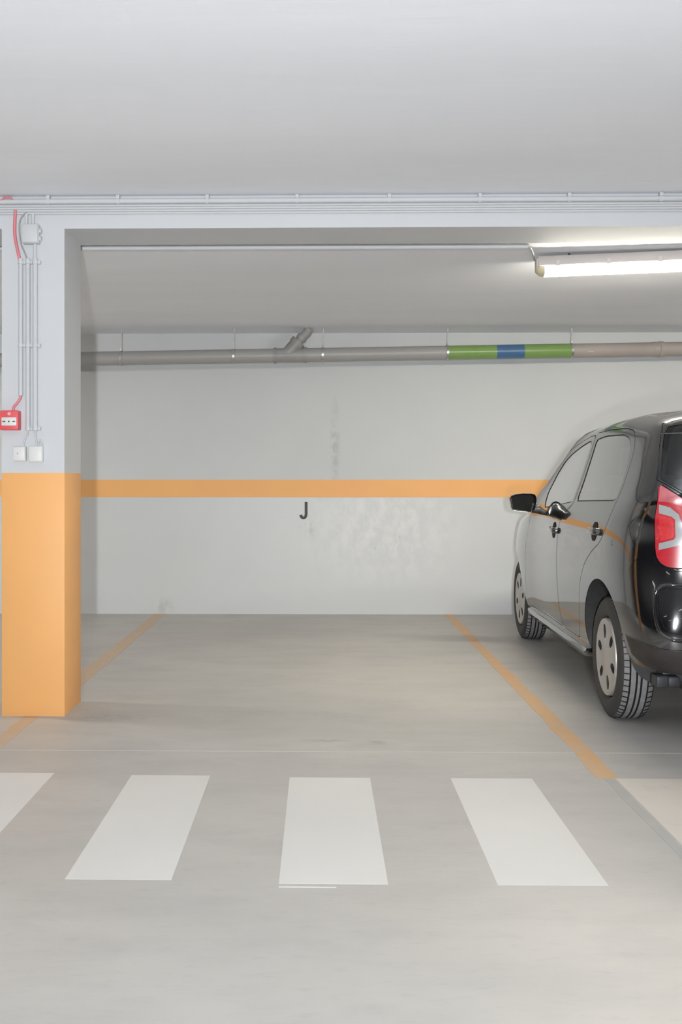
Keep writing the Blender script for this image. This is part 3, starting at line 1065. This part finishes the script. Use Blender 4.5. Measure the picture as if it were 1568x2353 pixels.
region('cut_under', cut_poly(), 0)
region('front_window', dense(FWIN, sp, rnd=1), .007)
region('rear_side_window', dense(RWIN, sp, rnd=1), .007)
region('front_door', dense(FDOOR, sp, rnd=1), .0042)
region('rear_door', dense(RDOOR, sp, rnd=1), .0042)
region('lamp_inner', dense(TINNER, rp, .02), 0)
region('lamp_band', dense(TBAND, rp, .02), 0)
region('lamp_upper', dense(TUPPER, rp, .02), 0)
region('tail_lamp', dense(TLAMP, rp, .02, rnd=1), .004)
region('rear_window', edge0(RWIN_L, rp), .003)
region('tailgate', edge0(TGATE_L, rp), .004)
region('bumper_panel', edge0(BPANEL, rp), .003)
region('rear_bumper', bumper_poly(), .003)
region('valance', valance_poly(), 0)
WSC = [(0, 1.07), (-.36, 1.065), (-.60, 1.045), (-.655, 1.08), (-.60, 1.26), (-.545, 1.375), (-.30, 1.405), (0, 1.412)]
region('windscreen', edge0(WSC, fp), .006)
HOOD = [(0, .80), (-.45, .79), (-.62, .82), (-.68, .88), (-.66, .955), (-.45, 1.0), (0, 1.012)]
region('bonnet', edge0(HOOD, fp), .004)
HL_ = [(-.50, .66), (-.50, .76), (-.64, .80), (-.72, .80), (-.745, .73), (-.70, .66)]
region('headlamp', dense(HL_, fp, .02, rnd=1), .004)
region('rear_arch', dense(RA, sp), 0)
region('front_arch', dense(FA, sp), 0)

V2, ED = [], []
def addpoly(p):
    b = len(V2)
    V2.extend(p)
    ED.extend([(b + i, b + (i + 1) % len(p)) for i in range(len(p))])


for nm, po, pi in REG:
    addpoly(po)
    if pi:
        addpoly(pi)
b = len(V2)
V2 += [(0, 0), (UMAX, 0), (UMAX, TMAX), (0, TMAX)]
ED += [(b, b + 1), (b + 1, b + 2), (b + 2, b + 3), (b + 3, b)]
uu = np.concatenate([np.linspace(0, 1.2, 26), np.linspace(1.2, 3.3, 44)[1:], np.linspace(3.3, UMAX, 46)[1:]])
tt = np.linspace(0, TMAX, 46)
for i, u in enumerate(uu):
    for j, t in enumerate(tt):
        V2.append((min(UMAX, max(0, u)), t))
vv, ee, ff, _, _, _ = delaunay_2d_cdt([Vector(v) for v in V2], ED, [], 0, 1e-6)
UV = np.array([(v.x, v.y) for v in vv])
UV[:, 0] = np.clip(UV[:, 0], 0, UMAX)
UV[:, 1] = np.clip(UV[:, 1], 0, TMAX)
FF = np.array([f[:3] for f in ff])
CE = UV[FF].mean(1)
POS = S(UV[:, 0], UV[:, 1])
NOR = SN(UV[:, 0], UV[:, 1])
POS[UV[:, 0] < 1e-6, 0] = 0
POS[UV[:, 0] > UMAX - 1e-6, 0] = 0
cls = np.full(len(FF), '', dtype=object)
for nm, po, pi in REG:
    inn = inside(CE, po)
    m = inn & (cls == '')
    if pi:
        core = inside(CE, pi)
        cls[m & core] = nm
        cls[m & ~core] = {'front_window': 'seal_f', 'rear_side_window': 'seal_r'}.get(nm, 'gap_' + nm)
    else:
        cls[m] = nm
cls[cls == ''] = 'body'

car = thing('car', 'small black five-door hatchback parked nose to the wall', 'car', (2.15, 4.77, 0), -0.0296)


def panel(name, classes, mat, parent, side=0, off=0.0, label=None):
    """side: -1 left half, 1 mirrored right half, 0 both in one mesh"""
    sel = FF[np.isin(cls, classes)]
    if len(sel) == 0:
        return None
    ids, inv = np.unique(sel, return_inverse=True)
    f = inv.reshape(-1, 3)
    p = POS[ids] + NOR[ids] * off
    n = NOR[ids]
    # orient faces outward
    a = np.cross(p[f[:, 1]] - p[f[:, 0]], p[f[:, 2]] - p[f[:, 0]])
    fl = (a * n[f[:, 0]]).sum(1) < 0
    f[fl] = f[fl][:, ::-1]
    Vs, Ns, Fs = [], [], []
    mir = np.array([-1, 1, 1])
    if side <= 0:
        Vs.append(p); Ns.append(n); Fs.append(f)
    if side >= 0:
        o = sum(len(v) for v in Vs)
        Vs.append(p * mir); Ns.append(n * mir); Fs.append(f[:, ::-1] + o)
    o = mesh_obj(name, np.concatenate(Vs), np.concatenate(Fs), mat, parent, smooth=True, normals=np.concatenate(Ns))
    if label:
        o['label'] = label
    return o


gaps = [c for c in set(cls) if c.startswith('gap_')]
panel('body_shell', ['body'], M['paint'], car)
panel('panel_gap', gaps, M['gap'], car, off=-.004)
for s in (-1, 1):
    d = panel('front_door', ['front_door'], M['paint'], car, s)
    panel('window_seal', ['seal_f'], M['seal'], d, s, -.002)
    panel('window_glass', ['front_window'], M['glass'], d, s, -.003)
    d2 = panel('rear_door', ['rear_door'], M['paint'], car, s)
    panel('window_seal', ['seal_r'], M['seal'], d2, s, -.002)
    panel('window_glass', ['rear_side_window'], M['glass'], d2, s, -.003)
    tl = panel('tail_lamp', ['tail_lamp'], M['lens'], car, s, .003, 'red tail lamp')
    panel('reflector_band', ['lamp_band'], M['lensgrey'], tl, s, .004, 'clear grey hooked band')
    panel('inner_lens', ['lamp_inner'], M['lensdark'], tl, s, .003, 'bright red inner lens')
    panel('upper_lens', ['lamp_upper'], M['lenspink'], tl, s, .0035, 'paler upper lens')
    panel('headlamp', ['headlamp'], M['headlamp'], car, s)
    for dd, (hy, hz) in ((d, (1.075, .836)), (d2, (.145, .874))):
        u, t = sp(hy, hz)
        P = S(u, t)[0]
        N = SN(np.array([u]), np.array([t]))[0]
        if s > 0:
            P = P * np.array([-1, 1, 1]); N = N * np.array([-1, 1, 1])
        P, N = Vector(P), Vector(N)
        fwd = Vector((0, 1, 0))
        fwd = (fwd - N * fwd.dot(N)).normalized()
        upv = N.cross(fwd)
        if upv.z < 0:
            upv = -upv
        # dark oval disc on the skin, painting the shade of the handle recess
        bm = bmesh.new()
        c = bm.verts.new(P + N * .0012)
        ring = [bm.verts.new(P + N * .0008 + fwd * (.052 * math.cos(a)) + upv * (.048 * math.sin(a))) for a in (2 * PI * i / 28 for i in range(28))]
        for i in range(28):
            bm.faces.new((c, ring[i], ring[(i + 1) % 28]))
        bm_obj('recess_shade', bm, M['gap'], dd)
        bm = bmesh.new()
        path = smooth_path([P + fwd * .080 + N * -.002, P + fwd * .070 + N * .014, P + fwd * .03 + N * .021, P - fwd * .045 + N * .021, P - fwd * .074 + N * .016, P - fwd * .080 - N * .002], 6)
        rings = []
        for i, q in enumerate(path):
            tg = (path[min(i + 1, len(path) - 1)] - path[max(i - 1, 0)]).normalized()
            nn = upv.cross(tg).normalized()
            rings.append([bm.verts.new(q + upv * (.017 * math.cos(a)) + nn * (.0075 * math.sin(a))) for a in (2 * PI * k / 16 for k in range(16))])
        for A, B in zip(rings, rings[1:]):
            for k in range(16):
                bm.faces.new((A[k], A[(k + 1) % 16], B[(k + 1) % 16], B[k]))
        bm.faces.new(rings[0]); bm.faces.new(rings[-1])
        bm_obj('door_handle', bm, M['paint'], dd, smooth=True)

tg = panel('tailgate', ['tailgate'], M['paint'], car)
panel('rear_glass', ['rear_window'], M['reargass'], tg, off=-.001)
rbp = panel('rear_bumper', ['rear_bumper'], M['paint'], car, off=.002)
panel('bumper_inset', ['bumper_panel'], M['paint'], rbp, off=-.003)
panel('lower_valance', ['valance'], M['valance'], rbp, off=.001, label='matt dark lower edge')
panel('windscreen', ['windscreen'], M['glass'], car)
panel('bonnet', ['bonnet'], M['paint'], car)

# raised lip round the bumper inset
lipc = []
for x, z in [(-.3, .678), (-.60, .677), (-.658, .675), (-.685, .660), (-.698, .63), (-.702, .59), (-.701, .535), (-.693, .490), (-.678, .468), (-.652, .454), (-.60, .444), (-.3, .437), (0, .434)]:
    u, t = rp(x if x else -.0004, z)
    lipc.append(Vector(S(u, t)[0]) + Vector(SN(np.array([u]), np.array([t]))[0]) * .001)
lipc = [Vector((0, lipc[0].y - .012, .679))] + lipc
lipc[-1].x = 0
lp_ = smooth_path(lipc, 8)
bm = bmesh.new()
add_tube(bm, lp_ + [Vector((-p.x, p.y, p.z)) for p in lp_[::-1][1:]], .008, 12, caps=False)
bm_obj('inset_lip', bm, M['paint'], rbp, smooth=True)

# sill and underside
for s in (-1, 1):
    bm = bmesh.new()
    pr = [(s * .770, .270), (s * .792, .262), (s * .796, .235), (s * .775, .205), (s * .72, .200), (s * .70, .262)]
    rr_ = []
    for yy, kk in ((.366, .35), (.385, .62), (.43, .88), (.50, 1.0), (1.90, 1.0), (1.99, .85), (2.04, .5)):
        rr_.append([bm.verts.new((s * .735 + (x - s * .735) * (1 if abs(x) > .77 else kk), yy, .262 + (z - .262) * kk)) for x, z in pr])
    for A, B in zip(rr_, rr_[1:]):
        for i in range(6):
            bm.faces.new((A[i], A[(i + 1) % 6], B[(i + 1) % 6], B[i]))
    bm.faces.new(rr_[0]); bm.faces.new(rr_[-1])
    bm_obj('sill', bm, M['paint'], car, smooth=True)
bm = bmesh.new()
add_box(bm, (-.56, -.40, .20), (.56, 2.80, .34), .03)
add_box(bm, (-.72, .45, .21), (.72, 1.98, .33), .02)
bm_obj('underbody', bm, M['steel'], car, smooth=True)
bm = bmesh.new()
add_box(bm, (-.700, -.50, .236), (-.648, -.42, .288), .008, 3)
add_box(bm, (-.652, -.505, .240), (-.598, -.42, .286), .010, 3)
add_box(bm, (-.66, -.44, .25), (-.40, -.36, .30), .010, 3)
bm_obj('muffler', bm, M['muffler'], car, smooth=True)


# wheel arches: liner and rolled lip
def liner(cy, ry, rz, s):
    bm = bmesh.new()
    rows = []
    for a in np.linspace(-.25, PI + .25, 36):
        y, z = cy + .02 + (ry - .001) * math.cos(a), .300 + (rz - .001) * math.sin(a)
        u, t = sp(y, max(.215, z))
        xo = abs(S(u, t)[0][0]) - .002
        rows.append([bm.verts.new((s * xo, y, z)), bm.verts.new((s * (xo - .035), y, z)), bm.verts.new((s * .60, y, z)), bm.verts.new((s * .57, cy + .02, .30))])
    for p, q in zip(rows, rows[1:]):
        for i in range(3):
            bm.faces.new((p[i], q[i], q[i + 1], p[i + 1]))
    bmesh.ops.remove_doubles(bm, verts=bm.verts, dist=1e-5)
    return bm_obj('wheel_arch_liner', bm, M['plastic'], car, smooth=True)


for s in (-1, 1):
    liner(0, .345, .352, s)
    liner(AX, .345, .345, s)


# wheels ---------------------------------------------------------------
RT = .2855
def make_tyre_mesh():
    # profile from outer bead to inner bead: (x outward +, radius, kind) ; kind of the strip up to the next point
    w = .082
    pr = [(.060, .188, 0), (.072, .196, 0), (.0805, .215, 0), (.0825, .235, 0), (.079, .255, 0), (.0715, .2705, 0), (.0655, .2765, 3),
          (.0440, .2845, 1), (.0405, .2785, 2), (.0400, .2785, 2), (.0365, RT, 1), (.0150, RT, 1), (.0125, .2790, 2), (.0085, .2790, 2), (.0060, RT, 1), (-.0060, RT, 1)]
    # strips: 0 sidewall, 1 rib, 2 groove, 3 shoulder blocks
    K = [0, 0, 0, 0, 0, 0, 3, 2, 2, 2, 1, 2, 2, 2, 1]
    half = pr[:-1]
    xs = [p[0] for p in half] + [-p[0] for p in half[::-1]]
    rs = [p[1] for p in half] + [p[1] for p in half[::-1]]
    kinds = K[:len(half) - 1] + [1] + K[:len(half) - 1][::-1]
    NTH = 480
    verts, faces, idx = [], [], []
    n = len(xs)
    for k in range(NTH):
        a = 2 * PI * k / NTH
        for j in range(n):
            r = rs[j]
            verts.append((xs[j], r * math.cos(a), r * math.sin(a)))
    MI = {0: 0, 1: 1, 2: 2, 3: 1}
    for k in range(NTH):
        k2 = (k + 1) % NTH
        for j in range(n - 1):
            m = MI[kinds[j]]
            faces.append((k * n + j, k2 * n + j, k2 * n + j + 1, k * n + j + 1))
            if kinds[j] == 3 and k % 8 == 0:
                m = 2
            idx.append(m)
    # sink the sipes of the shoulder rows
    sh = {j for j in range(n - 1) if kinds[j] == 3}
    for k in range(0, NTH, 4):
        for j in sh:
            lo = j if rs[j] < rs[j + 1] else j + 1
    me = bpy.data.meshes.new('tyre')
    me.from_pydata(verts, [], faces)
    for m in ('sidewall', 'tread', 'groove'):
        me.materials.append(M[m])
    me.polygons.foreach_set('material_index', idx)
    me.polygons.foreach_set('use_smooth', [True] * len(faces))
    me.update()
    bm = bmesh.new()
    bm.from_mesh(me)
    fs = [f for f in bm.faces if f.material_index == 2 and abs(f.calc_center_median().x) > .045]
    r = bmesh.ops.inset_individual(bm, faces=fs, thickness=.0004, depth=-.004)
    bmesh.ops.recalc_face_normals(bm, faces=bm.faces)
    bm.to_mesh(me)
    bm.free()
    me.set_sharp_from_angle(angle=math.radians(35))
    return me


def make_cap_mesh():
    """dished cover with six slots"""
    R = .184
    NA, rad = 480, [0, .02, .045, .062, .078, .088, .091, .095, .100, .106, .112, .120, .128, .136, .142, .147, .150, .153, .162, .172, .180, R, R, .178]
    def xprof(r, last):
        if r < .062:
            return .008 + .006 * (1 - (r / .062) ** 2)
        return .008 - .004 * math.sin((r - .062) / .122 * PI) - (.010 if r > .182 else 0)
    bm = bmesh.new()
    rings = []
    for i, r in enumerate(rad):
        x = xprof(r, i) if i < 21 else (-.002 if i == 21 else (-.012 if i == 22 else -.02))
        if r == 0:
            rings.append([bm.verts.new((x, 0, 0))])
        else:
            rings.append([bm.verts.new((x, r * math.cos(2 * PI * k / NA), r * math.sin(2 * PI * k / NA))) for k in range(NA)])
    for k in range(NA):
        bm.faces.new((rings[0][0], rings[1][k], rings[1][(k + 1) % NA]))
    for i in range(1, len(rad) - 1):
        for k in range(NA):
            bm.faces.new((rings[i][k], rings[i + 1][k], rings[i + 1][(k + 1) % NA], rings[i][(k + 1) % NA]))
    slots = []
    for f in bm.faces:
        c = f.calc_center_median()
        r = math.hypot(c.y, c.z)
        a = math.degrees(math.atan2(c.z, c.y)) % 60
        d = abs(a - 30)
        wd = math.radians(d) * r
        if .088 < r < .153 and wd < (.009 + .010 * math.sin((r - .088) / .065 * PI) + (r - .088) * .06):
            slots.append(f)
    rg = bmesh.ops.extrude_face_region(bm, geom=slots)
    nv = [v for v in rg['geom'] if isinstance(v, bmesh.types.BMVert)]
    nvs = set(nv)
    for v in nv:
        v.co.x -= .022
    nf = [f for f in rg['geom'] if isinstance(f, bmesh.types.BMFace)]
    for f in nf:
        f.material_index = 1
    bmesh.ops.delete(bm, geom=[f for f in slots if f.is_valid], context='FACES_ONLY')
    for f in bm.faces:
        if any(v in nvs for v in f.verts):
            f.material_index = 1  # slot walls coloured dark too, painting the shade inside the slots
    bmesh.ops.recalc_face_normals(bm, faces=bm.faces)
    me = bpy.data.meshes.new('hubcap')
    bm.to_mesh(me)
    bm.free()
    me.materials.append(M['hubcap'])
    me.materials.append(M['steel'])
    me.polygons.foreach_set('use_smooth', [True] * len(me.polygons))
    me.set_sharp_from_angle(angle=math.radians(35))
    return me


def make_rim_mesh():
    bm = bmesh.new()
    add_tube(bm, [(.05, 0, 0), (-.07, 0, 0)], .189, 64)
    bmesh.ops.recalc_face_normals(bm, faces=bm.faces)
    me = bpy.data.meshes.new('rim')
    bm.to_mesh(me)
    bm.free()
    me.materials.append(M['steel'])
    return me


tm, cm, rm = make_tyre_mesh(), make_cap_mesh(), make_rim_mesh()
for (y, s, ph) in ((0, -1, 13), (AX, -1, -15), (0, 1, 0), (AX, 1, 20)):
    w = bpy.data.objects.new('wheel', None)
    link(w, car)
    w.empty_display_size = .1
    w.location = (s * .709, y, RT - .001)
    w.rotation_euler = (0, 0, 0 if s > 0 else PI)
    o = link(bpy.data.objects.new('tyre', tm), w)
    o = link(bpy.data.objects.new('rim', rm), w)
    o = link(bpy.data.objects.new('hubcap', cm), w)
    o.location = (.0715, 0, 0)
    o.rotation_euler = (math.radians(ph), 0, 0)
    o['label'] = 'silver hubcap with six slots'

# door mirrors -----------------------------------------------------------
OUT = [(-.984, 1.012), (-.975, 1.028), (-.950, 1.037), (-.906, 1.043), (-.850, 1.042), (-.828, 1.036), (-.818, 1.020), (-.818, .992), (-.828, .945), (-.845, .928), (-.875, .924), (-.940, .930), (-.966, .937), (-.976, .955)]
for s in (-1, 1):
    cxm, czm = -.902, .985
    secs = [(1.600, .965), (1.597, 1.0), (1.612, 1.03), (1.65, 1.03), (1.69, .93), (1.715, .72), (1.724, .40)]
    bm = bmesh.new()
    rings = []
    for (y, k) in secs:
        rings.append([bm.verts.new(((cxm + (x - cxm) * k) * -s, y, czm + (z - czm) * k)) for x, z in OUT])
    n = len(OUT)
    for A, B in zip(rings, rings[1:]):
        for i in range(n):
            bm.faces.new((A[i], A[(i + 1) % n], B[(i + 1) % n], B[i]))
    bm.faces.new(rings[-1])
    # inner bezel going back to the glass
    inn = [bm.verts.new(((cxm + (x - cxm) * .90) * -s, 1.620, czm + (z - czm) * .88)) for x, z in OUT]
    for i in range(n):
        bm.faces.new((rings[0][i], rings[0][(i + 1) % n], inn[(i + 1) % n], inn[i]))
    bm.faces.new(inn)
    dm = bm_obj('door_mirror', bm, M['paint'], car, smooth=True, sharp=50)
    bm = bmesh.new()
    g = [(cxm + .000 + (x - cxm) * .885 - (0.0 if x < -.84 else .012), czm + (z - czm) * .865) for x, z in OUT]
    A = [bm.verts.new((x * -s, 1.606 - (x - cxm) * .085, z)) for x, z in g]
    B = [bm.verts.new((x * -s, 1.622, z)) for x, z in g]
    for i in range(n):
        bm.faces.new((A[i], A[(i + 1) % n], B[(i + 1) % n], B[i]))
    bm.faces.new(A)
    bm_obj('mirror_glass', bm, M['mirrorglass'], dm)
    bm = bmesh.new()
    add_tube(bm, [Vector((-.86 * -s, 1.66, .945)), Vector((-.82 * -s, 1.67, .935)), Vector((-.775 * -s, 1.68, .935))], .02, 14, radii=[.02, .018, .028])
    bm_obj('mirror_arm', bm, M['plastic'], dm, smooth=True)

# interior ---------------------------------------------------------------
def seat(x, y):
    bm = bmesh.new()
    add_box(bm, (x - .23, y - .02, .42), (x + .23, y + .48, .56), .05, 3)
    add_box(bm, (x - .22, -.06, -.36), (x + .22, .08, .30), .06, 3)
    add_box(bm, (x - .13, -.03, .28), (x + .13, .06, .46), .04, 3)
    rot = Matrix.Rotation(math.radians(14), 4, 'X')
    for v in bm.verts:
        if v.co.y < .3 and v.co.z < .47 and not (v.co.y >= y - .03 and v.co.z > .40 and y > .3):
            v.co = Vector((0, y, .86)) + rot @ v.co
    return bm


for x in (-.36, .36):
    bm_obj('front_seat', seat(x, .95), M['seat'], car, smooth=True)
bm = bmesh.new()
add_box(bm, (-.62, .10, .40), (.62, .55, .56), .05, 3)
add_box(bm, (-.62, -.02, .50), (.62, .12, .98), .05, 3)
for x in (-.35, .35):
    add_box(bm, (x - .12, -.02, .98), (x + .12, .06, 1.13), .035, 3)
bm_obj('rear_bench', bm, M['seat'], car, smooth=True)
bm = bmesh.new()
add_box(bm, (-.70, 1.62, .62), (.70, 2.0, .93), .06, 3)
bm_obj('dashboard', bm, M['dash'], car, smooth=True)
bm = bmesh.new()
ring = [Vector((-.36 + .18 * math.cos(a), 1.52 + .06 * math.sin(a), .86 + .17 * math.sin(a))) for a in (2 * PI * i / 32 for i in range(33))]
add_tube(bm, ring, .014, 10)
add_tube(bm, [(-.36, 1.70, .80), (-.36, 1.53, .86)], .03, 12)
add_tube(bm, [(-.53, 1.52, .86), (-.19, 1.52, .86)], .012, 8)
bm_obj('steering_wheel', bm, M['dash'], car, smooth=True)
bm = bmesh.new()
add_box(bm, (-.66, -.40, .33), (.66, 1.75, .40), .01)
add_box(bm, (-.60, -.44, .40), (.60, -.03, .86), .02)
bm_obj('cabin_floor', bm, M['dash'], car)

# ------------------------------------------------------------------ light
def spot(name, loc, aim, power, col, r, ang, blend=1.0):
    l = bpy.data.lights.new(name, 'SPOT')
    l.energy = power
    l.color = col
    l.shadow_soft_size = r
    l.spot_size = math.radians(ang)
    l.spot_blend = blend
    o = bpy.data.objects.new(name, l)
    o.location = loc
    o.rotation_euler = (Vector(aim) - Vector(loc)).to_track_quat('-Z', 'Y').to_euler()
    link(o)
    return o


spot('camera_flash', (-.01, -1.0, 1.20), (-.05, 4.0, 2.15), P_FLASH, (0.95, 0.972, 1.0), .03, 108, 1.0)
spot('bounce_flash', (-.05, -.8, .85), (-.1, 2.6, 2.475), P_UP, (0.93, 0.962, 1.0), .05, 125)  # added fill spot, aimed up to brighten the ceiling

w = bpy.data.worlds.new('world')
scene.world = w
w.use_nodes = True
w.node_tree.nodes['Background'].inputs[0].default_value = (0.5, 0.52, 0.55, 1)
w.node_tree.nodes['Background'].inputs[1].default_value = 0.02

# ------------------------------------------------------------------ camera
F = 2300.0
yaw = math.radians(1.0)
cx = 735 - F * math.tan(yaw)
cam = bpy.data.cameras.new('camera')
cam.sensor_fit = 'VERTICAL'
cam.sensor_height = 36.0
cam.sensor_width = 36.0
cam.lens = 36.0 * F / 2353.0
cam.shift_x = (784 - cx) / 2353.0
cam.shift_y = (1108 - 1176.5) / 2353.0
cam.clip_start = 0.02
co = bpy.data.objects.new('camera', cam)
link(co)
co.location = (0, 0, 1.115)
co.rotation_euler = (PI / 2, 0, yaw)
scene.camera = co

vs = scene.view_settings
scene.display_settings.display_device = 'sRGB'
vs.view_transform = 'Standard'
vs.look = 'None'
vs.gamma = 1.0
vs.exposure = 0.0
vs.use_curve_mapping = False
